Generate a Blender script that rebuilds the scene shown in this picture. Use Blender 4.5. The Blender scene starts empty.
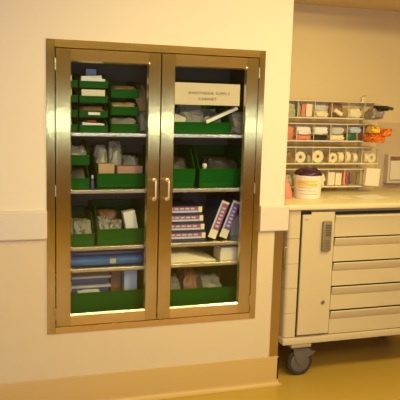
import bpy, bmesh, math, random
from mathutils import Vector, Matrix, noise
PI = math.pi
S = bpy.context.scene
COL = S.collection
random.seed(7)

# ------------------------------------------------------------------ materials
def mat(name, col, rough=.5, metal=0., bump=0., bscale=60., var=0., vscale=4., spec=.5, coat=0., trans=0., alpha=1., grain=None, stretch=None):
    m = bpy.data.materials.new(name); m.use_nodes = True
    nt = m.node_tree; b = nt.nodes['Principled BSDF']
    b.inputs['Base Color'].default_value = (*col, 1)
    b.inputs['Roughness'].default_value = rough
    b.inputs['Metallic'].default_value = metal
    b.inputs['Specular IOR Level'].default_value = spec
    b.inputs['Coat Weight'].default_value = coat
    b.inputs['Transmission Weight'].default_value = trans
    b.inputs['Alpha'].default_value = alpha
    tc = nt.nodes.new('ShaderNodeTexCoord')
    src = tc.outputs['Object']
    if stretch:
        mp = nt.nodes.new('ShaderNodeMapping'); mp.inputs['Scale'].default_value = stretch
        nt.links.new(src, mp.inputs['Vector']); src = mp.outputs['Vector']
    if var:
        n = nt.nodes.new('ShaderNodeTexNoise'); n.inputs['Scale'].default_value = vscale; n.inputs['Detail'].default_value = 5
        nt.links.new(src, n.inputs['Vector'])
        r = nt.nodes.new('ShaderNodeMix'); r.data_type = 'RGBA'
        r.inputs['A'].default_value = (*[c * (1 - var) for c in col], 1)
        r.inputs['B'].default_value = (*[min(1, c * (1 + var)) for c in col], 1)
        nt.links.new(n.outputs['Fac'], r.inputs['Factor']); nt.links.new(r.outputs['Result'], b.inputs['Base Color'])
    if bump:
        n = nt.nodes.new('ShaderNodeTexNoise'); n.inputs['Scale'].default_value = bscale; n.inputs['Detail'].default_value = 3
        nt.links.new(src, n.inputs['Vector'])
        k = nt.nodes.new('ShaderNodeBump'); k.inputs['Strength'].default_value = bump; k.inputs['Distance'].default_value = .002
        nt.links.new(n.outputs['Fac'], k.inputs['Height']); nt.links.new(k.outputs['Normal'], b.inputs['Normal'])
    if grain:      # brushed metal: fine parallel scratches tip the normal to and fro across them
        ax, k = grain
        gp = nt.nodes.new('ShaderNodeNewGeometry'); sp = nt.nodes.new('ShaderNodeSeparateXYZ'); nt.links.new(gp.outputs['Position'], sp.inputs[0])
        wn = nt.nodes.new('ShaderNodeTexWhiteNoise'); wn.noise_dimensions = '1D'; nt.links.new(sp.outputs[ax], wn.inputs['W'])
        a = nt.nodes.new('ShaderNodeMath'); a.operation = 'MULTIPLY_ADD'; a.inputs[1].default_value = k; a.inputs[2].default_value = -k / 2
        nt.links.new(wn.outputs['Value'], a.inputs[0])
        cb = nt.nodes.new('ShaderNodeCombineXYZ'); nt.links.new(a.outputs[0], cb.inputs[ax])
        ad = nt.nodes.new('ShaderNodeVectorMath'); ad.operation = 'ADD'; nt.links.new(cb.outputs[0], ad.inputs[0]); nt.links.new(gp.outputs['Normal'], ad.inputs[1])
        nz = nt.nodes.new('ShaderNodeVectorMath'); nz.operation = 'NORMALIZE'; nt.links.new(ad.outputs[0], nz.inputs[0])
        nt.links.new(nz.outputs[0], b.inputs['Normal'])
    return m

def clear(name, tint, gloss=.15, opac=0., col=(.8, .8, .8), rough=.08):
    """thin clear sheet: transparent + a fresnel share of reflection + an optional milky share"""
    m = bpy.data.materials.new(name); m.use_nodes = True
    nt = m.node_tree; nt.nodes.clear()
    out = nt.nodes.new('ShaderNodeOutputMaterial')
    tr = nt.nodes.new('ShaderNodeBsdfTransparent'); tr.inputs['Color'].default_value = (*tint, 1)
    gl = nt.nodes.new('ShaderNodeBsdfGlossy'); gl.inputs['Roughness'].default_value = rough
    fc = nt.nodes.new('ShaderNodeLayerWeight'); fc.inputs['Blend'].default_value = .5
    pw = nt.nodes.new('ShaderNodeMath'); pw.operation = 'POWER'; pw.inputs[1].default_value = 5; nt.links.new(fc.outputs['Facing'], pw.inputs[0])
    lw = nt.nodes.new('ShaderNodeMath'); lw.operation = 'MULTIPLY_ADD'; lw.inputs[1].default_value = .7; lw.inputs[2].default_value = .035; nt.links.new(pw.outputs[0], lw.inputs[0])
    ad = nt.nodes.new('ShaderNodeMath'); ad.operation = 'ADD'; ad.use_clamp = True; ad.inputs[1].default_value = gloss
    nt.links.new(lw.outputs[0], ad.inputs[0])
    mx = nt.nodes.new('ShaderNodeMixShader')
    nt.links.new(ad.outputs[0], mx.inputs[0]); nt.links.new(tr.outputs[0], mx.inputs[1]); nt.links.new(gl.outputs[0], mx.inputs[2])
    last = mx
    if opac:
        df = nt.nodes.new('ShaderNodeBsdfDiffuse'); df.inputs['Color'].default_value = (*col, 1)
        m2 = nt.nodes.new('ShaderNodeMixShader'); m2.inputs[0].default_value = opac
        nt.links.new(mx.outputs[0], m2.inputs[1]); nt.links.new(df.outputs[0], m2.inputs[2]); last = m2
    nt.links.new(last.outputs[0], out.inputs[0])
    return m

M = dict(
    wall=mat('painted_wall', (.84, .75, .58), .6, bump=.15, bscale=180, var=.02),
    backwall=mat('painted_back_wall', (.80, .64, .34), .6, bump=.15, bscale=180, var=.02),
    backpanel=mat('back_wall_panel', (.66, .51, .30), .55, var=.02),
    panel=mat('vinyl_wall_panel', (.72, .60, .39), .45, bump=.2, bscale=120, var=.03, vscale=9),
    rail=mat('rail_vinyl', (.74, .66, .52), .4, var=.02),
    cove=mat('cove_vinyl', (.61, .42, .15), .35, var=.03, vscale=6),
    floor=mat('vinyl_floor', (.52, .35, .07), .28, bump=.05, bscale=30, var=.06, vscale=5),
    ceil=mat('ceiling_paint', (.72, .58, .36), .7),
    room=mat('room_paint', (.30, .19, .06), .7),
    steel=mat('brushed_steel', (.60, .45, .13), .14, 1., grain=(0, .9), var=.10, vscale=5, stretch=(60, 60, .6)),
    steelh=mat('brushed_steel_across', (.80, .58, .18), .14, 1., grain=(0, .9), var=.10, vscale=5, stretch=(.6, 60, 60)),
    bead=mat('polished_bead', (.92, .90, .85), .22, 1.),
    shelf=mat('shelf_steel', (.78, .70, .50), .26, 1., grain=(0, .9)),
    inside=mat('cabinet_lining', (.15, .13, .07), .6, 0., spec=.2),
    handle=mat('satin_handle', (.92, .82, .62), .42, 1.),
    guard=mat('corner_guard_steel', (.62, .50, .30), .3, 1.),
    glass=clear('door_glass', (.96, .98, .96), gloss=0., rough=.01),
    acryl=clear('clear_acrylic', (.995, .995, .99), gloss=0.0, opac=.0, col=(.8, .76, .66), rough=.15),
    bag=clear('clear_plastic_film', (.85, .86, .82), gloss=.10, opac=.42, col=(.66, .63, .54), rough=.35),
    green=mat('green_bin_plastic', (.001, .098, .008), .4, spec=.12, var=.08, vscale=20),
    white=mat('white_card', (.90,.88,.84), .6, var=.03, vscale=30),
    cream=mat('cream_paper', (.88,.78,.58), .6, var=.05, vscale=40),
    kraft=mat('tan_card', (.55, .36, .20), .7, var=.1, vscale=30),
    pinkbrown=mat('dusty_pink_card', (.52, .28, .22), .6, var=.1, vscale=30),
    pink=mat('magenta_card', (.42, .09, .22), .45, var=.25, vscale=90),
    purple=mat('violet_card', (.24, .10, .46), .45, var=.25, vscale=90),
    navy=mat('navy_card', (.02, .03, .10), .45),
    pale=mat('pale_blue_card', (.55, .66, .82), .45, var=.05, vscale=40),
    blue=mat('blue_wrap', (.035, .13, .42), .5, bump=.5, bscale=30, var=.15, vscale=20),
    dkblue=mat('dark_blue_wrap', (.05, .07, .22), .6, bump=.5, bscale=30, var=.2, vscale=20),
    pouch=mat('taupe_pouch', (.27, .22, .18), .35, bump=.4, bscale=50, var=.2, vscale=30),
    grey=mat('grey_wrap', (.62,.61,.58), .6, bump=.4, bscale=50, var=.1, vscale=20),
    dark=mat('dark_pouch', (.06, .055, .05), .5, bump=.4, bscale=40),
    black=mat('black_plastic', (.015, .015, .015), .4),
    red=mat('red_plastic', (.62, .05, .03), .4, var=.15, vscale=60),
    coral=mat('coral_plastic', (.80,.26,.16), .45, var=.1, vscale=60),
    orange=mat('orange_wrap', (.90, .22, .02), .4, bump=.4, bscale=60, var=.2, vscale=40),
    yellow=mat('yellow_wrap', (.92, .60, .05), .4, bump=.4, bscale=60, var=.1, vscale=40),
    dgreen=mat('dark_green_cap', (.01, .13, .06), .4),
    brown=mat('brown_wrap', (.30, .15, .09), .5, var=.25, vscale=50),
    sage=mat('sage_wrap', (.42, .45, .28), .5, var=.2, vscale=50),
    tape=mat('tape_roll_white', (.92,.80,.52), .6, var=.04, vscale=60),
    cart=mat('cart_enamel', (.66,.55,.34), .38, var=.02, vscale=5),
    counter=mat('cart_top_laminate', (.82, .70, .42), .3, var=.02, vscale=5),
    rack=mat('rack_plastic', (.80, .70, .46), .45, var=.02),
    keypad=mat('keypad_case', (.25, .20, .12), .4),
    button=mat('keypad_button', (.06, .09, .07), .4),
    screw=mat('lock_metal', (.45, .38, .24), .35, 1.),
    tyre=mat('caster_tyre', (.035, .033, .03), .5),
    hub=mat('caster_hub', (.13, .115, .10), .5),
    caster=mat('caster_housing', (.42, .34, .20), .45),
    tub=mat('white_tub', (.88, .82, .68), .4, var=.02),
    lid=mat('purple_lid', (.055, .007, .045), .4, bump=.3, bscale=80),
    tubyel=mat('tub_label_yellow', (.90, .55, .06), .5),
    tubtext=mat('tub_label_grey', (.45, .36, .30), .6),
    signpaper=mat('sign_paper', (.70, .58, .44), .6),
    ink=mat('sign_ink', (.02, .02, .02), .7),
    beige=mat('dispenser_beige', (.72,.62,.42), .5),
)

# ------------------------------------------------------------------ mesh helpers
class MB:
    def __init__(s): s.bm = bmesh.new()
    def box(s, x0, x1, y0, y1, z0, z1, bev=0., rot=None, piv=None):
        old = set(s.bm.verts)
        g = bmesh.ops.create_cube(s.bm, size=1)
        vs = g['verts']
        c = Vector(((x0 + x1) / 2, (y0 + y1) / 2, (z0 + z1) / 2))
        bmesh.ops.scale(s.bm, vec=(abs(x1 - x0), abs(y1 - y0), abs(z1 - z0)), verts=vs)
        bmesh.ops.translate(s.bm, vec=c, verts=vs)
        if bev:
            es = [e for e in s.bm.edges if e.verts[0] not in old]
            r = bmesh.ops.bevel(s.bm, geom=es, offset=bev, segments=2, affect='EDGES', profile=.5)
            vs = [v for v in s.bm.verts if v not in old]
        if rot: bmesh.ops.rotate(s.bm, cent=piv or c, matrix=rot, verts=vs)
        return s
    def prism(s, pts, ax, a0, a1):
        """polygon pts (2-D) extruded along axis ax; the two coordinates are the other axes in order"""
        def p(q, a): return {'x': (a, q[0], q[1]), 'y': (q[0], a, q[1]), 'z': (q[0], q[1], a)}[ax]
        A = [s.bm.verts.new(p(q, a0)) for q in pts]; B = [s.bm.verts.new(p(q, a1)) for q in pts]
        n = len(pts)
        s.bm.faces.new(A); s.bm.faces.new(B[::-1])
        for i in range(n): s.bm.faces.new((A[i], B[i], B[(i + 1) % n], A[(i + 1) % n]))
        return s
    def lathe(s, prof, c, ax='z', n=28):
        """closed-ended surface of revolution; prof = [(r, h)...]"""
        rings = []
        for r, h in prof:
            ring = []
            for i in range(n):
                a = 2 * PI * i / n; u, v = r * math.cos(a), r * math.sin(a)
                ring.append(s.bm.verts.new({'z': (c[0] + u, c[1] + v, c[2] + h), 'x': (c[0] + h, c[1] + u, c[2] + v), 'y': (c[0] + u, c[1] + h, c[2] + v)}[ax]))
            rings.append(ring)
        for a, b in zip(rings, rings[1:]):
            for i in range(n): s.bm.faces.new((a[i], a[(i + 1) % n], b[(i + 1) % n], b[i]))
        s.bm.faces.new(rings[0][::-1]); s.bm.faces.new(rings[-1])
        return s
    def ring(s, ro, ri, h, c, ax='y', n=28):
        prof = [(ri, 0), (ro, 0), (ro, h), (ri, h)]; rings = []
        for r, t in prof:
            rr = []
            for i in range(n):
                a = 2 * PI * i / n; u, v = r * math.cos(a), r * math.sin(a)
                rr.append(s.bm.verts.new({'z': (c[0] + u, c[1] + v, c[2] + t), 'x': (c[0] + t, c[1] + u, c[2] + v), 'y': (c[0] + u, c[1] + t, c[2] + v)}[ax]))
            rings.append(rr)
        for k in range(4):
            a, b = rings[k], rings[(k + 1) % 4]
            for i in range(n): s.bm.faces.new((a[i], a[(i + 1) % n], b[(i + 1) % n], b[i]))
        return s
    def tube(s, pts, r, n=12):
        pts = [Vector(p) for p in pts]; rings = []; up = None
        for k, p in enumerate(pts):
            t = (pts[min(k + 1, len(pts) - 1)] - pts[max(k - 1, 0)]).normalized()
            if up is None:
                up = t.orthogonal().normalized()
            up = (up - t * up.dot(t)).normalized(); sd = t.cross(up)
            rings.append([s.bm.verts.new(p + (up * math.cos(2 * PI * i / n) + sd * math.sin(2 * PI * i / n)) * r) for i in range(n)])
        for a, b in zip(rings, rings[1:]):
            for i in range(n): s.bm.faces.new((a[i], a[(i + 1) % n], b[(i + 1) % n], b[i]))
        s.bm.faces.new(rings[0][::-1]); s.bm.faces.new(rings[-1])
        return s
    def crumple(s, x0, x1, y0, y1, z0, z1, seed=0, amt=.35, taper=.55, lean=0., sub=6, freq=2.3):
        """a pillow-like crumpled packet filling the given box, gathered towards its top"""
        old = set(s.bm.verts)
        g = bmesh.ops.create_cube(s.bm, size=2)
        vs = g['verts']; es = [e for e in s.bm.edges if e.verts[0] not in old]
        bmesh.ops.subdivide_edges(s.bm, edges=es, cuts=sub, use_grid_fill=True)
        vs = [v for v in s.bm.verts if v not in old]
        hx, hy, hz = (x1 - x0) / 2, (y1 - y0) / 2, (z1 - z0) / 2
        c = Vector(((x0 + x1) / 2, (y0 + y1) / 2, (z0 + z1) / 2))
        for v in vs:
            p = v.co.copy(); l = p.length
            q = p.lerp(p / l * 1.15, .45)
            k = 1 - taper * max(0, q.z) ** 1.5
            n = noise.noise_vector(q * freq + Vector((seed * 3.1, seed, seed * .7)))
            q = Vector((q.x * (1 - .25 * (1 - k)), q.y * k, q.z)) + n * amt
            q = Vector((max(-1, min(1, q.x)), max(-1, min(1, q.y)), max(-1, min(1, q.z))))
            v.co = c + Vector((q.x * hx + lean * (q.z + 1) * hx, q.y * hy, q.z * hz))
        return s
    def build(s, name, material, parent=None, smooth=False, bevel=0.):
        bmesh.ops.recalc_face_normals(s.bm, faces=s.bm.faces)
        me = bpy.data.meshes.new(name); s.bm.to_mesh(me); s.bm.free()
        me.materials.append(M[material])
        if smooth:
            for p in me.polygons: p.use_smooth = True
            me.set_sharp_from_angle(angle=math.radians(smooth if smooth is not True else 40))
        o = bpy.data.objects.new(name, me); COL.objects.link(o)
        if parent: o.parent = parent; o.matrix_parent_inverse = parent.matrix_world.inverted()
        if bevel:
            b = o.modifiers.new('bevel', 'BEVEL'); b.width = bevel; b.segments = 2; b.limit_method = 'ANGLE'
        return o

LABELS = set()
def tag(o, label, cat, group=None, shared=False):
    assert shared or label not in LABELS, label
    assert 4 <= len(label.split()) <= 16, label
    LABELS.add(label); o['label'] = label; o['category'] = cat
    if group: o['group'] = group
    return o
def empty(name, loc=(0, 0, 0)):
    o = bpy.data.objects.new(name, None); o.location = loc; o.empty_display_size = .05; COL.objects.link(o)
    o.matrix_world = Matrix.Translation(loc)
    return o
def struct(o): o['kind'] = 'structure'; return o

# ------------------------------------------------------------------ the setting
XR, XL, YN, CZ = 3.7, -2.4, -6.2, 2.65       # right, left, near wall, ceiling
WX = 1.607                                    # free end of the cabinet wall
BY = .75                                      # back wall of the alcove beside it
# cabinet opening
OX0, OX1, OZ0, OZ1 = .335, 1.432, .43, 1.862
struct(MB().box(XL - .1, XR + .1, YN - .1, BY + .1, -.08, 0).build('floor', 'floor'))
struct(MB().box(XL - .1, XR + .1, YN - .1, BY + .1, CZ, CZ + .08).build('ceiling', 'ceil'))
w = MB()
w.box(XL, OX0, 0, BY, 1.05, CZ).box(OX1, WX, 0, BY, 1.05, CZ).box(OX0, OX1, 0, BY, OZ1, CZ).box(OX0, OX1, .47, BY, 0, OZ1)
wf = struct(w.build('wall_front', 'wall'))
w = MB()
w.box(XL, OX0, .0, BY, 0, 1.05).box(OX1, WX, .0, BY, 0, 1.05).box(OX0, OX1, .0, .47, 0, OZ0)
struct(w.build('wall_front_lower', 'panel'))
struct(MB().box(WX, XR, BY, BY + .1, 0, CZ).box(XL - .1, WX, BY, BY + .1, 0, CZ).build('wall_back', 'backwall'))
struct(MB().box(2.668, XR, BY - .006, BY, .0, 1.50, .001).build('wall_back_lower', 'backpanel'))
struct(MB().box(WX, XR, .17, BY, 2.265, CZ).build('trim_1', 'ceil'))           # soffit over the alcove
struct(MB().box(XL - .1, XL, YN, BY, 0, CZ).build('wall_left', 'room'))
struct(MB().box(XR, XR + .1, YN, BY, 0, CZ).build('wall_right', 'room'))
struct(MB().box(XL - .1, XR + .1, YN - .1, YN, 0, CZ).build('wall_near', 'room'))
# wall rail that wraps the corner
r = MB(); rz0, rz1 = .906, 1.050
prof = lambda x0: None
r.prism([(-.018, rz0), (-.022, rz0 + .006), (-.022, rz1 - .006), (-.016, rz1), (0, rz1), (0, rz0)], 'x', XL, OX0 - .026)
r.prism([(-.018, rz0), (-.022, rz0 + .006), (-.022, rz1 - .006), (-.016, rz1), (0, rz1), (0, rz0)], 'x', OX1 + .026, WX + .022)
r.box(WX, WX + .022, 0, .6, rz0, rz1, .003)
struct(r.build('trim_2', 'rail', bevel=.003))
# coved base
def cove(m, ax, a0, a1, s=1):
    R = .03; pts = [(0, .168), (-.006, .168), (-.008, .162)]
    for i in range(7):
        t = PI / 2 * i / 6; pts.append((-.008 - R * (1 - math.cos(t)), R * (1 - math.sin(t)) + .001))
    pts.append((0, .001)); return pts
pts = cove(None, 'x', 0, 0)
b = MB(); b.prism(pts, 'x', XL, WX + .008)
b.prism([(WX - p[0], p[1]) for p in pts], 'y', -.008, BY - .01)
# rounded foot at the outside corner
R = .03
rg = []
for i in range(7):
    t = PI / 2 * i / 6; rad = R * (1 - math.cos(t)) ; z = R * (1 - math.sin(t)) + .001
    rg.append([b.bm.verts.new((WX + .008 + rad * math.cos(q), -.008 + rad * math.sin(q), z)) for q in [-PI / 2 * j / 6 for j in range(7)]])
for a, c in zip(rg, rg[1:]):
    for j in range(6): b.bm.faces.new((a[j], a[j + 1], c[j + 1], c[j]))
struct(b.build('baseboard_front', 'cove', smooth=40))
struct(MB().box(WX, XR, BY - .014, BY - .006, .001, .168, .002).build('baseboard_back', 'cove'))
# steel corner guard between rail and cove
struct(MB().box(1.556, WX + .0025, -.0025, 0, .168, .906).box(WX, WX + .0025, 0, .06, .168, .906).build('trim_3', 'guard', bevel=.0008))

# ------------------------------------------------------------------ recessed supply cabinet
cab = empty('supply_cabinet', (.88, 0, .408))
tag(cab, 'brushed steel recessed wall cabinet with two glass doors', 'cabinet')
def P(m, name, material, parent=cab, **k): return m.build(name, material, parent, **k)
FX0, FX1, FZ0, FZ1 = .309, 1.456, .408, 1.885
IX0, IX1, IZ0, IZ1 = .350, 1.421, .442, 1.847        # door opening of the face frame
for a, b_ in ((FX0, IX0), (IX1, FX1)): P(MB().box(a, b_, -.006, .02, FZ0, FZ1), 'frame_stile', 'steel', bevel=.0012)
for a, b_ in ((FZ0, IZ0), (IZ1, FZ1)): P(MB().box(IX0, IX1, -.006, .02, a, b_), 'frame_rail', 'steelh', bevel=.0012)
m = MB()   # carcass lining, open to the front
m.box(IX0 - .012, IX0 - .008, .02, .46, .445, 1.855).box(IX1 + .008, IX1 + .012, .02, .46, .445, 1.855)
m.box(IX0 - .012, IX1 + .012, .456, .46, .445, 1.855).box(IX0 - .012, IX1 + .012, .02, .46, 1.851, 1.855).box(IX0 - .012, IX1 + .012, .02, .46, .445, .470)
P(m, 'lining', 'inside')
SH = [1.438, 1.147, .850, .735]
for z in SH:
    m = MB(); m.box(IX0 - .006, IX1 + .006, .034, .44, z - .004, z)
    m.prism([(.030, z), (.034, z), (.034, z - .022), (.030, z - .022), (.027, z - .018), (.027, z - .004)], 'x', IX0 - .006, IX1 + .006)
    P(m, 'shelf', 'shelf', bevel=.0008)
def door(x0, x1, ox0, ox1, hx, hinge_x, word):
    z0, z1, oz0, oz1 = .446, 1.843, .499, 1.787
    d = bpy.data.objects.new('door', None); d.empty_display_size = .05; COL.objects.link(d)
    d.parent = cab; d.matrix_parent_inverse = cab.matrix_world.inverted()
    for a, b_ in ((x0, ox0), (ox1, x1)): MB().box(a, b_, -.008, .012, z0, z1).build('door_stile', 'steel', d, bevel=.0012)
    for a, b_ in ((z0, oz0), (oz1, z1)): MB().box(ox0, ox1, -.008, .012, a, b_).build('door_rail', 'steelh', d, bevel=.0012)
    # sloped bead that holds the pane
    m = MB(); t = .007
    m.prism([(ox0, -.006), (ox0, .008), (ox0 + t, .008)], 'z', oz0, oz1)
    m.prism([(ox1, -.006), (ox1, .008), (ox1 - t, .008)], 'z', oz0, oz1)
    m.prism([(-.006, oz0), (.008, oz0), (.008, oz0 + t + .001), (.0005, oz0 + t + .001)], 'x', ox0, ox1)
    m.prism([(-.006, oz1), (.008, oz1), (.008, oz1 - t)], 'x', ox0, ox1)
    m.build('glazing_bead', 'bead', d)
    MB().box(ox0, ox1, .0085, .0115, oz0, oz1).build('glass_pane', 'glass', d)
    m = MB(); zc, hh = 1.148, .050
    pts = [(hx, -.008, zc - hh), (hx, -.030, zc - hh)]
    for i in range(1, 6):
        a = PI / 2 * i / 6; pts.append((hx, -.030 - .012 * math.sin(a), zc - hh + .012 * (1 - math.cos(a))))
    pts += [(hx, -.042, zc - hh + .014), (hx, -.042, zc + hh - .014)]
    for i in range(1, 6):
        a = PI / 2 * i / 6; pts.append((hx, -.042 + .012 * (1 - math.cos(a)), zc + hh - .014 + .014 * math.sin(a)))
    pts += [(hx, -.028, zc + hh), (hx, -.008, zc + hh)]
    m.tube(pts, .0062); m.lathe([(.010, -.0005), (.010, .003)], (hx, -.0115, zc - hh), 'y', 16); m.lathe([(.010, -.0005), (.010, .003)], (hx, -.0115, zc + hh), 'y', 16)
    m.build('handle', 'handle', d, smooth=40)
    for z in (1.768, 1.150, .520):
        m = MB()
        for k in range(3): m.lathe([(.0052, k * .019), (.0052, k * .019 + .018)], (hinge_x, -.011, z - .029), 'z', 14)
        m.build('hinge', 'shelf', d, smooth=40)
    for (sx, sz) in ((ox1 + .001, oz1 + .002),):
        MB().lathe([(.0055, 0), (.004, -.003), (.001, -.0035)], (sx, -.008, sz), 'y', 14).build('screw', 'bead', d, smooth=True)
    return d
door(.354, .8805, .426, .818, .855, .352, 'left')
door(.8855, 1.417, .955, 1.350, .925, 1.419, 'right')

# paper sign taped inside the right pane
sg = tag(MB().box(.962, 1.322, .0118, .0124, 1.590, 1.703).build('paper_sign', 'signpaper'),
         'white paper sign with cabinet title taped behind the right glass door', 'sign')
def text(body, x, y, z, size, parent, material='ink', sx=1.):
    cu = bpy.data.curves.new('t', 'FONT'); cu.body = body; cu.size = size; cu.align_x = 'CENTER'; cu.extrude = .0001
    cu.offset = .0003; cu.space_character = 1.25
    t = bpy.data.objects.new('t', cu); COL.objects.link(t)
    bpy.context.view_layer.update()
    me = bpy.data.meshes.new_from_object(t.evaluated_get(bpy.context.evaluated_depsgraph_get()))
    bpy.data.objects.remove(t)
    me.transform(Matrix.Translation((x, y, z)) @ Matrix.Rotation(PI / 2, 4, 'X') @ Matrix.Diagonal((sx, 1, 1, 1)))
    me.materials.clear(); me.materials.append(M[material])
    o = bpy.data.objects.new('lettering', me); COL.objects.link(o)
    o.parent = parent; o.matrix_parent_inverse = parent.matrix_world.inverted()
    return o
text('ANESTHESIA SUPPLY', 1.150, .0116, 1.645, .0195, sg, sx=1.06)
text('CABINET', 1.140, .0116, 1.615, .0195, sg, sx=1.06)
for px_, pz_ in ((.975, 1.704), (1.30, 1.704)):
    pass

# ------------------------------------------------------------------ storage bins
def bin_(x0, x1, y0, d, z, h, hf, label, group='green storage bins in the cabinet', card=None, taper=.012):
    """hopper-front bin: low lip in front, sides stepping up to full height behind"""
    t = .0035; y1 = y0 + d; bm = MB(); bo = .008 if hf > .04 else .004
    ft = 0 if hf < .07 else .30 * hf; fb = .011 if ft else 0
    side = ([(y0 + fb, z), (y0 + fb, z + ft), (y0 + .006, z + ft)] if ft else [(y0 + bo, z)]) + [(y0, z + hf), (y0 + .01, z + hf), (y0 + min(.36 * d, .10), z + h), (y1, z + h), (y1, z)]
    bm.prism(side, 'x', x0, x0 + t); bm.prism(side, 'x', x1 - t, x1)
    bm.box(x0, x1, y1 - t, y1, z, z + h)
    bm.box(x0, x1, y0 + (fb or bo), y1, z, z + t)
    if ft:       # the front steps back above the base
        bm.prism([(y0 + .006, z + ft), (y0 + .006 + t, z + ft + t), (y0 + t, z + hf), (y0, z + hf)], 'x', x0, x1)
        bm.prism([(y0 + fb, z), (y0 + fb + t, z), (y0 + fb + t, z + ft + t), (y0 + .006 + t, z + ft + t), (y0 + .006, z + ft), (y0 + fb, z + ft)], 'x', x0, x1)
    else: bm.prism([(y0 + bo, z), (y0 + bo + t, z), (y0 + t, z + hf), (y0, z + hf)], 'x', x0, x1)
    bm.box(x0, x1, y0 - .004, y0 + .004, z + hf - .006, z + hf)      # rolled lip
    # side rims
    for xs in (x0, x1 - .007): bm.box(xs, xs + .007, y0 + min(.36 * d, .10), y1, z + h - .005, z + h)
    o = bm.build('storage_bin', 'green')
    tag(o, label, 'bin', group)
    if card:
        c0, c1, k0, k1, cm = card
        MB().box(x0 + c0, x0 + c1, y0 - .0055, y0 - .0042, z + k0, z + k1).build('label_card', cm, o)
    return o
def item(name, label, cat, material, m, group=None, **k):
    return tag(m.build(name, material, **k), label, cat, group)

# --- left side, top shelf: three columns of small bins
z = SH[0]
for i, w in enumerate(('lowest', 'second', 'third', 'topmost')):
    bin_(.362, .474, .085, .30, z + i * .074, .073, .036, f'small green bin, {w} of the narrow column against the left edge of the glass', taper=.01)
cB = ['lowest', 'second from bottom', 'third from bottom', 'topmost']
for i, w in enumerate(cB):
    card = (.045, .105, .012, .026, 'white') if i == 1 else ((.018, .118, .001, .014, 'cream') if i == 3 else None)
    bin_(.481, .628, .085, .30, z + i * .074, .073, .034, f'small green bin, {w} in the stack of four on the top left shelf', card=None if i == 3 else card)
for i, w in enumerate(('lowest', 'middle', 'topmost')):
    bin_(.643, .790, .085, .30, z + i * .0885, .0875, .044, f'small green bin, {w} of three stacked right of the four-bin column')
# contents of column B
item('paper_bundle', 'thin red and white packets in the lowest bin of the four-bin stack', 'packets', 'white', MB().box(.497, .612, .10, .34, z + .005, z + .045, .003, Matrix.Rotation(.05, 4, 'Y')))
item('packet', 'red packet lying on white packets in lowest bin of four-bin stack', 'packet', 'red', MB().crumple(.52, .575, .11, .2, z + .050, z + .058, 3, .2, .2))
item('packet', 'brown packet in second bin of the four-bin stack', 'packet', 'brown', MB().crumple(.49, .617, .105, .3, z + .079, z + .130, 4, .25, .3), smooth=True)
item('card_stack', 'cream cards standing in third bin of the four-bin stack', 'cards', 'cream', MB().box(.494, .614, .1, .12, z + .153, z + .214, .001).box(.496, .614, .124, .28, z + .153, z + .209, .001))
item('paper_stack', 'white folded papers leaning out of the topmost small bin', 'papers', 'white', MB().box(.490, .612, .097, .115, z + .228, z + .274, .001, Matrix.Rotation(.10, 4, 'Y')).box(.494, .602, .12, .15, z + .228, z + .284, .001, Matrix.Rotation(-.06, 4, 'Y')).box(.50, .614, .155, .25, z + .228, z + .264, .001))
item('card', 'small pale bluish card behind papers in the topmost small bin', 'card', 'white', MB().box(.545, .600, .29, .292, z + .229, z + .325, .0004))
# contents of column C
item('plastic_bag', 'grey clear packets in lowest bin of the three-bin stack', 'bag', 'bag', MB().crumple(.65, .783, .10, .3, z + .006, z + .075, 6, .35, .3), smooth=28)
item('packet', 'dark pouch beneath clear packets in lowest of three stacked bins', 'packet', 'dark', MB().crumple(.655, .778, .308, .375, z + .006, z + .07, 7, .25, .3), smooth=True)
item('packet', 'beige wrapped packet in middle bin of the three-bin stack', 'packet', 'kraft', MB().crumple(.652, .782, .10, .32, z + .094, z + .155, 8, .3, .3), smooth=True)
item('packet', 'brown packet in topmost bin of the three-bin stack', 'packet', 'brown', MB().crumple(.652, .782, .105, .32, z + .182, z + .240, 9, .3, .3), smooth=True)
item('plastic_bag', 'bluish clear bag squeezed beside three stacked bins on top shelf', 'bag', 'bag', MB().crumple(.797, .865, .09, .25, z + .001, z + .11, 10, .35, .4), smooth=28)
item('plastic_bag', 'tan wrapped bag standing beside three stacked bins on top shelf', 'bag', 'kraft', MB().crumple(.80, .87, .26, .40, z + .001, z + .25, 11, .3, .4), smooth=True)

# --- left side, second shelf
z = SH[1]
bin_(.372, .535, .085, .30, z, .119, .052, 'green bin, lower of two stacked on the left of second shelf')
bin_(.372, .535, .085, .30, z + .120, .119, .052, 'green bin, upper of two stacked on the left of second shelf')
item('packet', 'dark packet inside lower of the two stacked green bins', 'packet', 'dark', MB().crumple(.38, .527, .11, .3, z + .006, z + .10, 12, .3, .4), smooth=True)
item('plastic_bag', 'clear bag inside upper of the two stacked green bins', 'bag', 'bag', MB().crumple(.38, .527, .11, .3, z + .126, z + .215, 13, .4, .5), smooth=28)
bin_(.573, .832, .085, .32, z, .155, .076, 'wide green bin of bagged supplies beside two stacked bins')
item('supply_box', 'tan carton under clear wrap in the wide second shelf bin', 'box', 'kraft', MB().box(.584, .668, .105, .18, z + .005, z + .125, .002))
item('supply_box', 'dusty pink carton in the wide second shelf bin', 'box', 'pinkbrown', MB().box(.684, .820, .105, .18, z + .005, z + .112, .002))
for k, (a, c, e, f, l) in enumerate([(.580, .650, .185, .215, 'left'), (.655, .725, .185, .235, 'middle'), (.73, .822, .185, .16, 'right')]):
    item('plastic_bag', f'crumpled clear plastic bag, {l} of three standing in the wide second shelf bin', 'bag', 'bag', MB().crumple(a, c, e, .30, z + .006, z + f, 20 + k, .45, .6), 'clear bags in the wide second shelf bin', smooth=28)
bt = empty('small_bottle', (.553, .11, z)); tag(bt, 'tiny bottle with white cap between second shelf bins', 'bottle')
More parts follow.
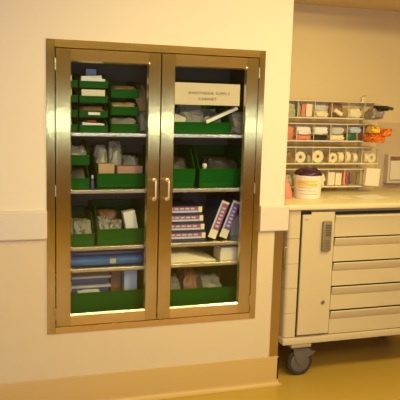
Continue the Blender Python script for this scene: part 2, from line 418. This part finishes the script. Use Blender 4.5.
MB().lathe([(.010, 0), (.010, .035), (.005, .042), (.005, .046)], (.553, .11, z + .0005), 'z', 16).build('bottle_body', 'dkblue', bt, smooth=40)
MB().lathe([(.0065, 0), (.0065, .018)], (.553, .11, z + .047), 'z', 16).build('cap', 'pale', bt, smooth=40)
item('green_divider', 'tall green tray standing against the second shelf back', 'tray', 'green', MB().box(.46, .80, .425, .435, z, z + .20, .002))

# --- left side, third shelf
z = SH[2]
bin_(.372, .562, .085, .33, z, .15, .056, 'green bin of clear wrapped supplies at left of third shelf')
bin_(.577, .832, .085, .33, z, .185, .078, 'green bin with white box inside on third shelf')
for k, (a, c, f, l) in enumerate([(.382, .455, .14, 'left'), (.46, .553, .12, 'right')]):
    item('plastic_bag', f'whitish clear bag, {l} of two in the left third shelf bin', 'bag', 'bag', MB().crumple(a, c, .10, .24, z + .006, z + f, 30 + k, .45, .5), smooth=28)
for k, (a, c, f, l) in enumerate([(.587, .640, .135, 'left'), (.642, .715, .118, 'right')]):
    item('plastic_bag', f'bright clear bag, {l} of two beside the white box on third shelf', 'bag', 'bag', MB().crumple(a, c, .10, .2, z + .006, z + f, 35 + k, .55, .5), smooth=28)
item('packet', 'brown packet behind clear bags near white box, third shelf', 'packet', 'brown', MB().crumple(.60, .72, .22, .36, z + .006, z + .15, 37, .3, .4), smooth=True)
item('supply_box', 'white box leaning in the right bin of third shelf', 'box', 'white', MB().box(.733, .798, .112, .165, z + .010, z + .168, .002, Matrix.Rotation(-.20, 4, 'Y')))

# --- left side, low shelf: blue wrapped packs
z = SH[3]
m = MB().crumple(.362, .85, .060, .38, z + .001, z + .052, 40, .05, .05)
p = item('wrapped_pack', 'bright blue wrapped pack, lower of two on the narrow left shelf', 'pack', 'blue', m, smooth=True)
MB().box(.640, .672, .058, .0595, z + .014, z + .040, .0004).build('label_sticker', 'sage', p)
item('wrapped_pack', 'dull dark blue wrapped pack, upper of two on narrow left shelf', 'pack', 'dkblue', MB().crumple(.362, .85, .066, .38, z + .054, z + .087, 41, .05, .05), smooth=True)

# --- left side, bottom
z = .470
bin_(.362, .856, .085, .33, z + .001, .175, .118, 'wide green bin on cabinet floor behind the left door')
for k, (zz, l) in enumerate([(.098, 'lower'), (.150, 'upper')]):
    t = empty('folded_towel', (.5, .2, z + zz)); tag(t, f'blue folded towel with pale edge, {l} of two in bottom left bin', 'towel', 'folded towels in the bottom left bin')
    MB().box(.372, .650, .135, .34, z + zz + .0005, z + zz + .030, .006).build('towel_body', 'dkblue', t, smooth=40)
    MB().box(.372, .662, .128, .342, z + zz + .031, z + zz + .047, .007).build('top_fold', 'grey', t, smooth=40)
item('supply_box', 'grey carton beneath folded towels in bottom left bin', 'box', 'grey', MB().box(.375, .648, .13, .34, z + .005, z + .097, .002))
item('wrapped_pack', 'crumpled white wrapper in front of towels in bottom left bin', 'pack', 'grey', MB().crumple(.47, .60, .102, .125, z + .01, z + .130, 44, .2, .3), smooth=True)
item('supply_box', 'pale blue box standing in the bottom left bin', 'box', 'pale', MB().box(.735, .806, .14, .22, z + .005, z + .226, .002))
item('supply_box', 'brown box between towels and pale blue box, bottom left bin', 'box', 'brown', MB().box(.672, .728, .2, .3, z + .005, z + .20, .002))

# --- right side, top shelf
z = SH[0]
bin_(.925, 1.305, .085, .33, z, .150, .060, 'wide green bin behind the paper sign on top right shelf')
item('supply_box', 'cream carton in the wide bin behind the paper sign', 'box', 'cream', MB().box(.945, 1.045, .11, .2, z + .005, z + .100, .002, Matrix.Rotation(.35, 4, 'Y')))
item('plastic_bag', 'crumpled clear bag in the wide bin behind paper sign', 'bag', 'bag', MB().crumple(1.03, 1.16, .12, .3, z + .006, z + .155, 51, .45, .5), smooth=28)
item('plastic_bag', 'clear bag with pale contents right of the wide top shelf bin', 'bag', 'bag', MB().crumple(1.315, 1.405, .07, .2, z + .001, z + .12, 52, .4, .6), smooth=28)
item('envelope', 'white envelope jutting diagonally from the wide top right bin', 'envelope', 'white', MB().box(1.150, 1.345, .070, .110, z + .092, z + .110, .002, Matrix.Rotation(-.42, 4, 'Y')))
item('plastic_bag', 'dim clear bag at back of the wide top right bin', 'bag', 'bag', MB().crumple(1.17, 1.29, .2, .38, z + .006, z + .13, 53, .4, .5), smooth=28)

# --- right side, second shelf
z = SH[1]
bin_(.900, 1.108, .080, .36, z, .205, .100, 'tall green bin, left of two on the second right shelf')
bin_(1.130, 1.405, .080, .36, z, .205, .100, 'tall green bin, right of two on the second right shelf')
item('packet', 'dark pouch inside the left tall green bin', 'packet', 'dark', MB().crumple(.91, 1.095, .12, .38, z + .006, z + .15, 55, .3, .4), smooth=True)
item('packet', 'dark pouch inside the right tall green bin', 'packet', 'dark', MB().crumple(1.20, 1.39, .14, .38, z + .006, z + .15, 56, .3, .4), smooth=True)
bt = empty('small_bottle', (1.178, .115, z)); tag(bt, 'small bottle with round white cap in right tall bin', 'bottle')
MB().lathe([(.016, 0), (.016, .085), (.009, .097)], (1.172, .12, z + .0045), 'z', 18).build('bottle_body', 'sage', bt, smooth=40)
MB().lathe([(.010, 0), (.013, .004), (.013, .018), (.009, .023)], (1.172, .12, z + .102), 'z', 18).build('cap', 'white', bt, smooth=40)

# --- right side, third shelf: printed boxes
z = SH[2]
def printed_box(w, d, h, face, label, cat='box', group=None, loc=(0, 0, 0), rot=0., split=.5):
    t = empty('printed_box', (0, 0, 0))
    MB().box(0, w, 0, d, 0, h, .0012).build('carton', 'navy', t)
    MB().box(.003, w - .026, -.0012, 0, h * split, h - .004, 0).build('spine_panel', face, t)
    MB().box(w - .024, w - .003, -.0012, 0, h * .30, h - .003, 0).build('end_patch', 'cream', t)
    MB().box(.003, w - .026, -.0012, 0, h * .28, h * split - .0005, 0).build('stripe', 'pale', t)
    m = MB()
    for k in range(5):
        a = .012 + k * (w - .05) / 5; m.box(a, a + (w - .05) / 7, -.0016, -.0012, h * (split + .13), h * (split + .30), 0)
    m.build('print_marks', 'pale' if face == 'pink' else 'cream', t)
    t.location = loc; t.rotation_euler = (0, rot, 0); t.matrix_world = Matrix.Translation(loc) @ Matrix.Rotation(rot, 4, 'Y')
    return tag(t, label, cat, group)
for i, w in enumerate(('lowest', 'second from bottom', 'third from bottom', 'topmost')):
    printed_box(.214 - .004 * i, .20, .0475, 'pink', f'flat pink and navy printed box, {w} of the pile of four', group='printed boxes on the third right shelf', loc=(.962 - .004 * i, .075, z + .0004 + i * .0482))
def leaning(face, label, x, ang, h=.222, w=.050, yy=.075):
    # a box standing on its end and leaning right: pivot on its lower right edge
    t = empty('printed_box', (0, 0, 0))
    MB().box(-w, 0, 0, .20, 0, h, .0012).build('carton', 'navy', t)
    MB().box(-w + .012, -.002, -.0012, 0, .055, h - .016, 0).build('spine_panel', face, t)
    MB().box(-w + .002, -.002, -.0012, 0, .003, .053, 0).build('end_patch', 'cream', t)
    MB().box(-w + .002, -w + .0115, -.0012, 0, .055, h - .016, 0).build('stripe', 'pale', t)
    MB().box(-w + .003, -.002, -.0012, 0, h - .015, h - .002, 0).build('top_patch', 'cream', t)
    m = MB()
    for k in range(6): m.box(-w + .020, -.012, -.0016, -.0012, .070 + k * .021, .080 + k * .021, 0)
    m.build('print_marks', 'pale', t)
    t.location = (x, yy, z + .0005); t.rotation_euler = (0, ang, 0)
    return tag(t, label, 'box', 'printed boxes on the third right shelf')
leaning('pink', 'pink printed box leaning right beside the flat pile', 1.232, math.radians(21))
leaning('purple', 'violet printed box leaning right at the end of the row', 1.298, math.radians(21))
item('supply_box', 'small grey box right of the leaning violet box', 'box', 'grey', MB().box(1.356, 1.415, .16, .24, z + .0005, z + .12, .002))
item('pouch', 'dark grey pouch behind the printed boxes', 'pouch', 'dark', MB().crumple(1.09, 1.28, .30, .42, z + .001, z + .25, 61, .25, .4), smooth=True)

# --- right side, low shelf
z = SH[3]
m = MB()
for k in range(7): m.box(.945 + .006 * k, 1.235 - .026 * k, .062 + .004 * k, .30, z + .0004 + k * .0062, z + .0062 + k * .0062, .001)
item('paper_stack', 'slumped stack of white papers on the narrow right shelf', 'papers', 'cream', m)
item('wrapped_pack', 'grey wrapped pack behind papers on the narrow right shelf', 'pack', 'grey', MB().crumple(1.12, 1.29, .2, .40, z + .056, z + .088, 63, .1, .1), smooth=True)
item('supply_box', 'open cream box at right end of the narrow shelf', 'box', 'cream', MB().box(1.262, 1.408, .065, .18, z + .0006, z + .006).box(1.262, 1.408, .065, .068, z + .006, z + .056).box(1.262, 1.265, .068, .18, z + .006, z + .056).box(1.405, 1.408, .068, .18, z + .006, z + .056).box(1.262, 1.408, .177, .18, z + .006, z + .056))
item('paper_stack', 'pale folded papers inside the open cream box', 'papers', 'white', MB().box(1.27, 1.40, .075, .165, z + .0065, z + .068, .002))

# --- right side, bottom
z = .470
bin_(.915, 1.405, .085, .35, z + .001, .205, .105, 'wide green bin on cabinet floor behind the right door')
item('plastic_bag', 'dim clear bag at left of the bottom right bin', 'bag', 'bag', MB().crumple(.93, 1.06, .12, .3, z + .006, z + .16, 70, .4, .5), smooth=28)
item('packet', 'dark brown packet in the middle of bottom right bin', 'packet', 'brown', MB().crumple(1.07, 1.16, .12, .34, z + .006, z + .19, 71, .3, .4), smooth=True)
item('plastic_bag', 'pale sheet of clear wrap at right of bottom right bin', 'bag', 'bag', MB().crumple(1.17, 1.30, .12, .3, z + .006, z + .15, 72, .4, .5), smooth=28)

# ------------------------------------------------------------------ supply cart
CX0, CX1, CY0, CY1, CZT = 1.672, 2.79, .055, .60, 1.045
cart = empty('supply_cart', (2.2, .33, 0)); tag(cart, 'cream metal medical supply cart with drawers and locked side panel', 'cart')
m = MB()
m.box(CX0, CX1, CY0 + .02, CY1, .250, 1.010, .004)
P(m, 'body', 'cart', cart)
# corner post with seams at the drawer lines
ZL = [.990, .843, .694, .546, .398, .250]
m = MB()
for a, b_ in zip(ZL, ZL[1:]):
    top = a if a < .98 else 1.010
    R = .022; xs = [(CX0 - .004, CY0 + .09), (CX0 - .004, CY0 + R)]
    for i in range(1, 6):
        t = PI / 2 * i / 6; xs.append((CX0 - .004 + R * (1 - math.cos(t)), CY0 + R * (1 - math.sin(t))))
    xs += [(CX0 + R, CY0), (1.742, CY0), (1.742, CY0 + .09)]
    m.prism(xs, 'z', b_ + .0012, top - .0012)
P(m, 'corner_post', 'cart', cart, smooth=30)
# base tray
m = MB(); m.box(CX0 - .010, CX1, CY0 - .012, CY1, .206, .246, .006); P(m, 'base_frame', 'cart', cart, smooth=30)
# counter
m = MB(); m.box(CX0 - .022, CX1 + .02, CY0 - .030, CY1 + .012, 1.012, CZT, .010)
P(m, 'countertop', 'counter', cart, smooth=30)
# locking side panel
lp = P(MB().prism([(1.752, .262), (1.958, .262), (1.958, .996), (1.806, .996), (1.806, .982), (1.752, .982)], 'y', CY0 - .012, CY0 + .004), 'lock_panel', 'cart', cart, bevel=.003)
MB().box(1.744, 1.752, CY0 + .001, CY0 + .02, .25, .99).box(1.744, 1.806, CY0 - .004, CY0 + .02, .984, 1.000).build('panel_gap', 'black', cart)
MB().box(1.764, 1.784, CY0 - .0135, CY0 - .012, .952, .956).build('panel_notch', 'screw', lp)
MB().lathe([(.012, 0), (.012, -.004), (.008, -.006), (.003, -.006)], (1.908, CY0 - .012, .455), 'y', 20).build('lock_knob', 'screw', lp, smooth=40)
for q, (x, zz) in enumerate(((1.758, .90), (1.758, .33))): pass
# keypad lock handle
kp = MB()
kz0, kz1, kx0, kx1, ky = .766, .946, 1.874, 1.934, CY0 - .012
kp.box(kx0, kx1, ky - .022, ky, kz0, kz1, .010)
k_ = kp.build('keypad_lock', 'keypad', cart, smooth=35)
m = MB()
for i in range(3):
    for j in range(5): m.box(kx0 + .016 + i * .0125, kx0 + .025 + i * .0125, ky - .0245, ky - .022, .858 + j * .0145, .868 + j * .0145, .001)
m.build('keypad_buttons', 'button', k_)
m = MB()
for j in range(5): m.box(kx0 + .012, kx1 - .012, ky - .0228, ky - .022, .782 + j * .012, .785 + j * .012)
m.build('grip_ridges', 'button', k_)
# drawers
for i, (a, b_) in enumerate(zip(ZL, ZL[1:])):
    y = CY0; t = a - .0035; bo = b_ + .002
    prof = [(y + .015, bo), (y - .001, bo), (y - .001, t - .052), (y - .006, t - .046), (y - .016, t - .012), (y - .018, t - .004), (y - .014, t), (y - .004, t - .003), (y + .004, t - .012), (y + .015, t - .012)]
    if i == 0: prof = [(y + .015, bo), (y - .001, bo), (y - .001, t - .062), (y - .010, t - .030), (y - .012, t - .022), (y - .006, t - .016), (y + .002, t - .014), (y + .015, t - .014)]
    d = MB().prism(prof, 'x', 1.966, CX1 - .03).build('drawer', 'cart', cart, smooth=25)
m = MB()
for a in ZL[:-1]: m.box(1.962, CX1 - .03, CY0 + .004, CY0 + .019, a - .012, a + .003)
m.build('drawer_gap', 'black', cart)
# push handle on the side
m = MB(); hx = CX0 - .014
m.tube([(CX0, .072, .79), (hx + .006, .072, .79), (hx, .072, .784), (hx, .072, .67), (hx + .006, .072, .664), (CX0, .072, .664)], .0055)
m.build('side_handle', 'screw', cart, smooth=40)
# casters
def caster(cx, cy, brake):
    c = MB().box(cx - .065, cx + .065, cy - .040, cy + .045, .184, .2055, .003).lathe([(.030, 0), (.030, .0095)], (cx, cy + .01, .1765), 'z', 20).build('caster', 'caster', cart, smooth=40)
    m = MB()
    for sy in (-.025, .019):
        m.prism([(cx - .045, .176), (cx + .055, .174), (cx + .090, .142), (cx + .085, .128), (cx + .045, .110), (cx + .022, .072), (cx - .002, .072), (cx - .030, .118)], 'y', cy + sy, cy + sy + .006)
    m.box(cx - .042, cx + .052, cy - .019, cy + .019, .1695, .176, .001)
    m.build('fork', 'hub', c, smooth=30)
    MB().lathe([(.060, -.016), (.076, -.016), (.083, -.009), (.084, 0), (.083, .009), (.076, .016), (.060, .016)], (cx + .010, cy, .0845), 'y', 36).build('tyre', 'tyre', c, smooth=40)
    MB().lathe([(.012, -.0175), (.058, -.0175), (.062, -.015), (.062, .015), (.058, .0175), (.012, .0175)], (cx + .010, cy, .0845), 'y', 36).build('hub', 'hub', c, smooth=40)
    if brake: MB().box(cx + .040, cx + .105, cy - .022, cy + .022, .132, .140, .002, Matrix.Rotation(-.25, 4, 'Y')).build('brake_pedal', 'hub', c)
caster(1.785, .085, True); caster(2.66, .085, True); caster(1.80, .53, False); caster(2.66, .53, False)

# ------------------------------------------------------------------ tilt-bin rack standing on the cart
rk = empty('tilt_bin_rack', (2.15, .53, CZT)); tag(rk, 'cream rack of four rows of clear tilt bins above the cart', 'rack')
RX0, RX1, RY = 1.792, 2.520, .500
NB = 6; pitch = (RX1 - RX0) / NB
rows = [(1.636, 1.497), (1.492, 1.350), (1.341, 1.203), (1.198, 1.070)]     # top, bottom of each housing
lip = .034
for (zt, zb) in rows:
    h = MB()
    h.box(RX0, RX1, RY, RY + .085, zt - .005, zt, .001)                # top
    z0 = zb + (lip if zb > 1.08 else .016); zb = z0 - .008
    h.box(RX0, RX1, RY + .081, RY + .085, zt - .03, zt)                # back rail
    h.box(RX0, RX1, RY - .008, RY + .085, zb, z0, .002)                # floor of the row
    for i in range(NB + 1):
        x = RX0 + i * pitch; h.box(x - (.0018 if i else 0), x + (.0018 if i < NB else 0), RY + .001, RY + .005, z0, zt - .004)
    hs = h.build('row_housing', 'rack', rk)
    for i in range(NB + 1):
        x = RX0 + i * pitch; MB().box(x - (.0012 if i else 0), x + (.0012 if i < NB else 0), RY + .0055, RY + .0805, z0 + .0003, zt - .0055).build('clear_divider', 'acryl', hs)
    MB().box(RX0, RX1, RY + .082, RY + .0835, z0, zt - .031).build('clear_back', 'acryl', hs)
    for i in range(NB):
        xa, xb = RX0 + i * pitch + .004, RX0 + (i + 1) * pitch - .004
        b = MB(); t = .0015; H = zt - .008 - z0
        f = [(RY + .004, z0 + .001), (RY + .0055, z0 + .001), (RY - .0105, z0 + H), (RY - .012, z0 + H)]
        b.prism(f, 'x', xa, xb)                                         # sloping clear front
        b.box(xa, xb, RY - .0125, RY - .009, z0 + H - .004, z0 + H, 0)  # finger lip
        b.build('clear_bin', 'acryl', hs)
pm = []
for x, yy in ((2.432, .600), (1.86, .600)):
    MB().box(x - .009, x + .009, RY + .0855, RY + .105, CZT + .0005, 1.668).lathe([(.020, 0), (.020, .006)], (x, RY + .095, CZT + .0004), 'z', 20).build('post', 'rack', rk)
    MB().tube([(x, RY + .095, 1.668), (x, RY + .095, 1.676), (x + .02, RY + .085, 1.680)], .003).build('post_hook', 'screw', rk)
P(MB().box(2.425, 2.475, RY + .06, RY + .08, CZT + .0006, 1.069, .002), 'foot', 'rack', rk)
# --- things held in the bins
def cx(i): return RX0 + (i + .5) * pitch
def z0(r): return rows[r][1] + (lip if r < 3 else .016) + .0012
G = 'small supplies held in the tilt bins'
ordn = ['first', 'second', 'third', 'fourth', 'fifth', 'sixth']
def blob(r, i, x0, x1, h, material, seed, label, cat='packet', y0=.012, y1=.07, amt=.3, name=None, lo=0.):
    c = cx(i); return item(name or 'packet', label, cat, material, MB().crumple(c + x0, c + x1, RY + y0, RY + y1, z0(r) + lo, z0(r) + lo + h, seed, amt, .3), G, smooth=True)
def small(r, i, x0, x1, h, material, label, rot=0., name='supply_box', cat='box', y0=.014, y1=.05):
    c = cx(i); return item(name, label, cat, material, MB().box(c + x0, c + x1, RY + y0, RY + y1, z0(r) + .002, z0(r) + h, .0015, Matrix.Rotation(rot, 4, 'Y')), G)
# row 1
blob(0, 0, -.05, .05, .085, 'sage', 101, 'olive packet in top row bin next to the wall edge')
blob(0, 1, -.052, -.035, .085, 'sage', 102, 'narrow olive packet at left of second top row bin')
small(0, 1, -.028, -.002, .08, 'coral', 'narrow coral box in the second bin of top row', .06)
small(0, 1, .004, .046, .082, 'cream', 'cream box beside the narrow coral box, top row')
blob(0, 2, -.045, .045, .040, 'tape', 103, 'low cream pad in the third bin of top row')
blob(0, 2, -.04, .05, .04, 'grey', 104, 'grey packet behind the low cream pad, top row', lo=.04, y0=.04)
item('supply_box', 'tilted cream box leaning in fourth bin of top row', 'box', 'tape', MB().box(cx(3) - .036, cx(3) + .030, RY + .014, RY + .05, z0(0) + .022, z0(0) + .046, .0015, Matrix.Rotation(.5, 4, 'Y')), G)
blob(0, 3, -.05, .05, .09, 'brown', 105, 'brown packet behind the tilted cream box, top row', y0=.055, y1=.075)
blob(0, 4, -.045, .045, .06, 'tape', 106, 'pale cream pads in the fifth bin of top row')
# the bag that juts forward from the last top bin
tb = empty('gray_pouch', (2.49, .45, 1.55)); tag(tb, 'grey pouch with black top jutting from end of top row', 'pouch')
x5 = cx(5)
MB().crumple(2.380, 2.475, .395, .495, z0(0) - .002, z0(0) + .070, 107, .3, .6, lean=.25).build('pouch_body', 'pouch', tb, smooth=True)
MB().crumple(2.430, 2.505, .385, .47, z0(0) + .050, z0(0) + .084, 108, .35, .3).build('black_flap', 'black', tb, smooth=True)
MB().crumple(2.500, 2.540, .385, .44, z0(0) + .056, z0(0) + .078, 109, .3, .4).build('tip', 'dark', tb, smooth=True)
# row 2
blob(1, 0, -.05, .048, .085, 'coral', 110, 'coral packet in second row bin next to the wall edge')
blob(1, 1, -.05, .05, .030, 'coral', 111, 'orange red pads along the second bin of second row')
blob(1, 1, -.05, .05, .05, 'white', 112, 'white wrapped pads above orange red ones, second row', lo=.034)
blob(1, 2, -.048, .048, .030, 'black', 113, 'black caps along the third bin of second row')
blob(1, 2, -.05, .05, .052, 'white', 114, 'white syringe bundle above black caps, second row', lo=.033)
blob(1, 3, -.05, .05, .035, 'tape', 115, 'yellowish pads in the fourth bin of second row')
blob(1, 3, -.045, .045, .045, 'grey', 116, 'grey packet above the yellowish pads, second row', lo=.038)
blob(1, 4, -.05, .018, .050, 'dgreen', 117, 'dark green caps in the fifth bin of second row')
blob(1, 4, -.03, .052, .040, 'pale', 118, 'bluish white packet above dark green caps, second row', lo=.048)
blob(1, 5, -.055, -.035, .085, 'pinkbrown', 119, 'narrow brownish packet in the sixth bin of second row')
blob(1, 5, -.030, .010, .08, 'pale', 120, 'white blue packet beside the orange bag, second row')
ob = empty('orange_bag', (2.5, .44, 1.42)); tag(ob, 'orange and yellow crinkled bag sticking out of second row', 'bag')
MB().crumple(2.385, 2.500, .395, .499, z0(1) - .006, z0(1) + .062, 121, .6, .6, lean=.10, sub=9, freq=4.).build('bag_body', 'orange', ob, smooth=True)
MB().crumple(2.385, 2.450, .385, .46, z0(1) + .055, z0(1) + .098, 122, .6, .7, lean=.1, sub=9, freq=4.).build('yellow_flap', 'yellow', ob, smooth=True)
MB().crumple(2.46, 2.535, .38, .45, z0(1) + .035, z0(1) + .085, 123, .6, .6, lean=.2, sub=9, freq=4.).build('bag_corner', 'orange', ob, smooth=True)
# row 3: rolls of tape
def roll(x, face, R_, label, thick=.02, y=.53, r=2, ri=.012):
    zz = z0(r) + R_
    m = MB().ring(R_, ri, thick, (x, RY + .018, zz), 'y') if face else MB().ring(R_, ri, thick, (x, RY + .045, zz), 'x')
    return item('tape_roll', label, 'roll', 'tape', m, 'rolls of tape in the third row', smooth=40)
blob(2, 0, -.05, .04, .07, 'brown', 130, 'brownish packet in third row bin next to the wall edge')
roll(1.957, True, .036, 'flat faced tape roll in third row above the purple tub')
blob(2, 1, .028, .055, .05, 'sage', 131, 'olive packet beside the tape roll, second bin of third row', lo=.0)
roll(2.082, True, .040, 'big tape roll facing outward, third row above tub edge')
roll(2.192, True, .032, 'tape roll facing outward, right of the biggest roll')
roll(2.234, False, .034, 'edge-on tape roll in the fourth bin of third row', .036)
roll(2.290, False, .036, 'edge-on tape roll, left one in fifth bin of third row', .030)
roll(2.345, False, .031, 'edge-on tape roll, right one in fifth bin of third row', .030)
roll(2.428, False, .034, 'edge-on tape roll, left one in last bin of third row', .028)
roll(2.482, True, .033, 'tape roll at the far right end of third row')
# row 4
blob(3, 0, -.05, .05, .07, 'grey', 140, 'grey packet in bottom row bin next to the wall edge')
blob(3, 1, -.05, .05, .07, 'cream', 141, 'cream packet in bottom row behind the tub')
blob(3, 2, -.05, .05, .08, 'cream', 142, 'cream packet in bottom row, right of the tub')
small(3, 3, -.050, -.004, .088, 'cream', 'beige box, left one in fourth bin of bottom row')
small(3, 3, .002, .046, .082, 'tape', 'beige box, right one in fourth bin of bottom row')
def tubeitem(x, material, label, tilt):
    return item('syringe', label, 'syringe', material, MB().tube([(x, RY + .03, z0(3) + .008), (x + tilt, RY + .035, z0(3) + .085)], .0085), G, smooth=40)
for k, (x, mt, l, tl) in enumerate([(2.235, 'pale', 'white tube left of the red ones in bottom row', .01), (2.258, 'red', 'red tube, left of three in bottom row', .012), (2.282, 'coral', 'red tube, middle of three in bottom row', .012), (2.306, 'red', 'red tube, right of three in bottom row', .010), (2.333, 'dkblue', 'dark blue tube beside the red ones, bottom row', -.006)]):
    tubeitem(x, mt, l, tl)
small(3, 5, -.050, .055, .118, 'cream', 'cream folder packet jutting from the end of bottom row', .06, 'folder', 'folder', -.045, -.016)

# ------------------------------------------------------------------ things on the cart top
tc = (1.896, .285, CZT + .0004)
tub = empty('wipes_tub', tc); tag(tub, 'round white tub with purple lid standing on the cart', 'tub')
R0 = .086
MB().lathe([(R0 - .012, 0), (R0 - .008, .004), (R0, .130), (R0 + .003, .132), (R0 + .003, .140), (R0 - .004, .142)], tc, 'z', 48).build('tub_body', 'tub', tub, smooth=40)
m = MB().lathe([(R0 - .002, 0), (R0 - .002, .010), (R0 - .010, .020), (R0 - .024, .030), (R0 - .036, .036), (R0 - .060, .038)], (tc[0], tc[1], tc[2] + .1425), 'z', 40)
for v in m.bm.verts:
    n = noise.noise(v.co * 45); k = noise.noise(v.co * 90)
    v.co.z += .009 * n + .003 * k; v.co.x += .006 * k; v.co.y += .004 * n
m.build('lid', 'lid', tub, smooth=60)
def patch(z_0, z_1, a0, a1, material, name, eps=.0008):
    m = MB(); n = 14; vs = []
    for i in range(n + 1):
        a = a0 + (a1 - a0) * i / n
        row = []
        for zz in (z_0, z_1):
            rr = R0 - .008 + .008 * (zz - .004) / .126 + eps
            row.append(m.bm.verts.new((tc[0] + rr * math.cos(a), tc[1] + rr * math.sin(a), tc[2] + zz)))
        vs.append(row)
    for a, b in zip(vs, vs[1:]): m.bm.faces.new((a[0], b[0], b[1], a[1]))
    return m.build(name, material, tub, smooth=True)
A = lambda d: math.radians(d)
patch(.014, .126, A(-175), A(-30), 'cream', 'label')
patch(.104, .114, A(-165), A(-75), 'tubyel', 'label_band', .0014)
patch(.080, .096, A(-165), A(-75), 'tubyel', 'label_band', .0014)
patch(.098, .101, A(-162), A(-115), 'tubtext', 'label_print', .0016)
patch(.068, .072, A(-160), A(-95), 'tubtext', 'label_print', .0016)
patch(.050, .053, A(-160), A(-85), 'tubtext', 'label_print', .0016)
patch(.030, .033, A(-150), A(-70), 'tubtext', 'label_print', .0016)
cone = empty('coral_bottle', (1.752, .27, CZT)); tag(cone, 'coral red squeeze bottle beside the white tub', 'bottle')
MB().lathe([(.036, 0), (.038, .006), (.036, .040), (.026, .075), (.014, .095)], (1.752, .285, CZT + .0006), 'z', 24).build('bottle_body', 'coral', cone, smooth=50)
MB().lathe([(.012, 0), (.010, .014), (.004, .034)], (1.752, .285, CZT + .0958), 'z', 16).build('nozzle', 'coral', cone, smooth=50)
for k, (x, y, w_, d_, a, mt, lb) in enumerate([(2.33, .27, .20, .14, .12, 'white', 'white paper sheet lying on the cart top'), (2.14, .285, .10, .13, -.3, 'cream', 'small cream slip of paper on the cart top beside tub')]):
    item('paper_sheet', lb, 'paper', mt, MB().box(x - w_ / 2, x + w_ / 2, y - d_ / 2, y + d_ / 2, CZT + .0004, CZT + .0014, 0, Matrix.Rotation(a, 4, 'Z')))

# ------------------------------------------------------------------ dispenser on the back wall
dp = empty('wall_dispenser', (2.9, BY, 1.03)); tag(dp, 'beige wall dispenser with white insert behind the cart', 'dispenser')
Y = BY - .0065
m = MB().box(2.735, 2.752, Y - .05, Y, 1.075, 1.280, .002).box(2.752, 3.06, Y - .05, Y, 1.075, 1.093, .002).box(2.752, 3.06, Y - .05, Y, 1.264, 1.280, .002).box(3.04, 3.06, Y - .05, Y, 1.093, 1.264).box(2.752, 3.04, Y - .008, Y, 1.093, 1.264)
m.build('case', 'beige', dp)
MB().box(2.760, 3.03, Y - .046, Y - .009, 1.098, 1.236, .004).build('insert', 'cream', dp)
MB().box(2.757, 3.036, Y - .044, Y - .010, 1.240, 1.261, .001).build('slot', 'brown', dp)

# ------------------------------------------------------------------ light
def area(name, loc, size, size_y, power, col, rot=(0, 0, 0)):
    l = bpy.data.lights.new(name, 'AREA'); l.shape = 'RECTANGLE'; l.size = size; l.size_y = size_y; l.energy = power; l.color = col
    o = bpy.data.objects.new(name, l); o.location = loc; o.rotation_euler = rot; COL.objects.link(o); return o
WARM = (1, .80, .31)
area('ceiling_light', (1.1, -1.6, CZ - .02), 1.2, .6, 18, WARM)
area('ceiling_light', (2.7, -1.3, CZ - .02), 1.2, .6, 38, WARM)
area('ceiling_light', (.9, -3.9, CZ - .02), 1.2, .6, 56, WARM)
area('ceiling_light', (-1.2, -2.6, CZ - .02), 1.2, .6, 18, WARM)
area('highlight_strip', (-.5, YN + .02, 1.29), 3.0, .10, 88, (.40, .56, 1.0), (-PI / 2, 0, PI))  # added strip light behind the camera, shaped to draw the steel's highlight band
sl = bpy.data.lights.new('added_flash_spot', 'SPOT'); sl.energy = 225; sl.color = (1, .82, .40); sl.spot_size = math.radians(56); sl.spot_blend = 1; sl.shadow_soft_size = .12  # added spot, stands in for flash brightening the middle of the wall
so = bpy.data.objects.new('added_flash_spot', sl); COL.objects.link(so); so.location = (1.9, -3.0, 2.6)
so.rotation_euler = (Vector((1.25, 0, 1.45)) - so.location).to_track_quat('-Z', 'Y').to_euler()
wd = bpy.data.worlds.new('world'); S.world = wd; wd.use_nodes = True
wd.node_tree.nodes['Background'].inputs[0].default_value = (1, .82, .55, 1)
wd.node_tree.nodes['Background'].inputs[1].default_value = .2

# ------------------------------------------------------------------ camera
f, yaw, p_, r_ = 664., .322, .145, .029
cy, sy, cp, sp, cr, sr = math.cos(yaw), math.sin(yaw), math.cos(p_), math.sin(p_), math.cos(r_), math.sin(r_)
F = Vector((sy * cp, cy * cp, -sp)); Rv = Vector((cy, -sy, 0)); U = Rv.cross(F)
R2, U2 = Rv * cr + U * sr, U * cr - Rv * sr
cd = bpy.data.cameras.new('camera'); cam = bpy.data.objects.new('camera', cd); COL.objects.link(cam)
mw = Matrix(((R2.x, U2.x, -F.x, 0), (R2.y, U2.y, -F.y, -3.33), (R2.z, U2.z, -F.z, 1.6), (0, 0, 0, 1)))
cam.matrix_world = mw
cd.sensor_width = 36; cd.lens = f * 36 / 400; cd.clip_start = .05
S.camera = cam
S.cycles.transparent_max_bounces = 48
S.view_settings.view_transform = 'Standard'; S.view_settings.look = 'None'; S.view_settings.gamma = 1
S.view_settings.use_curve_mapping = False
S.view_settings.exposure = 0.
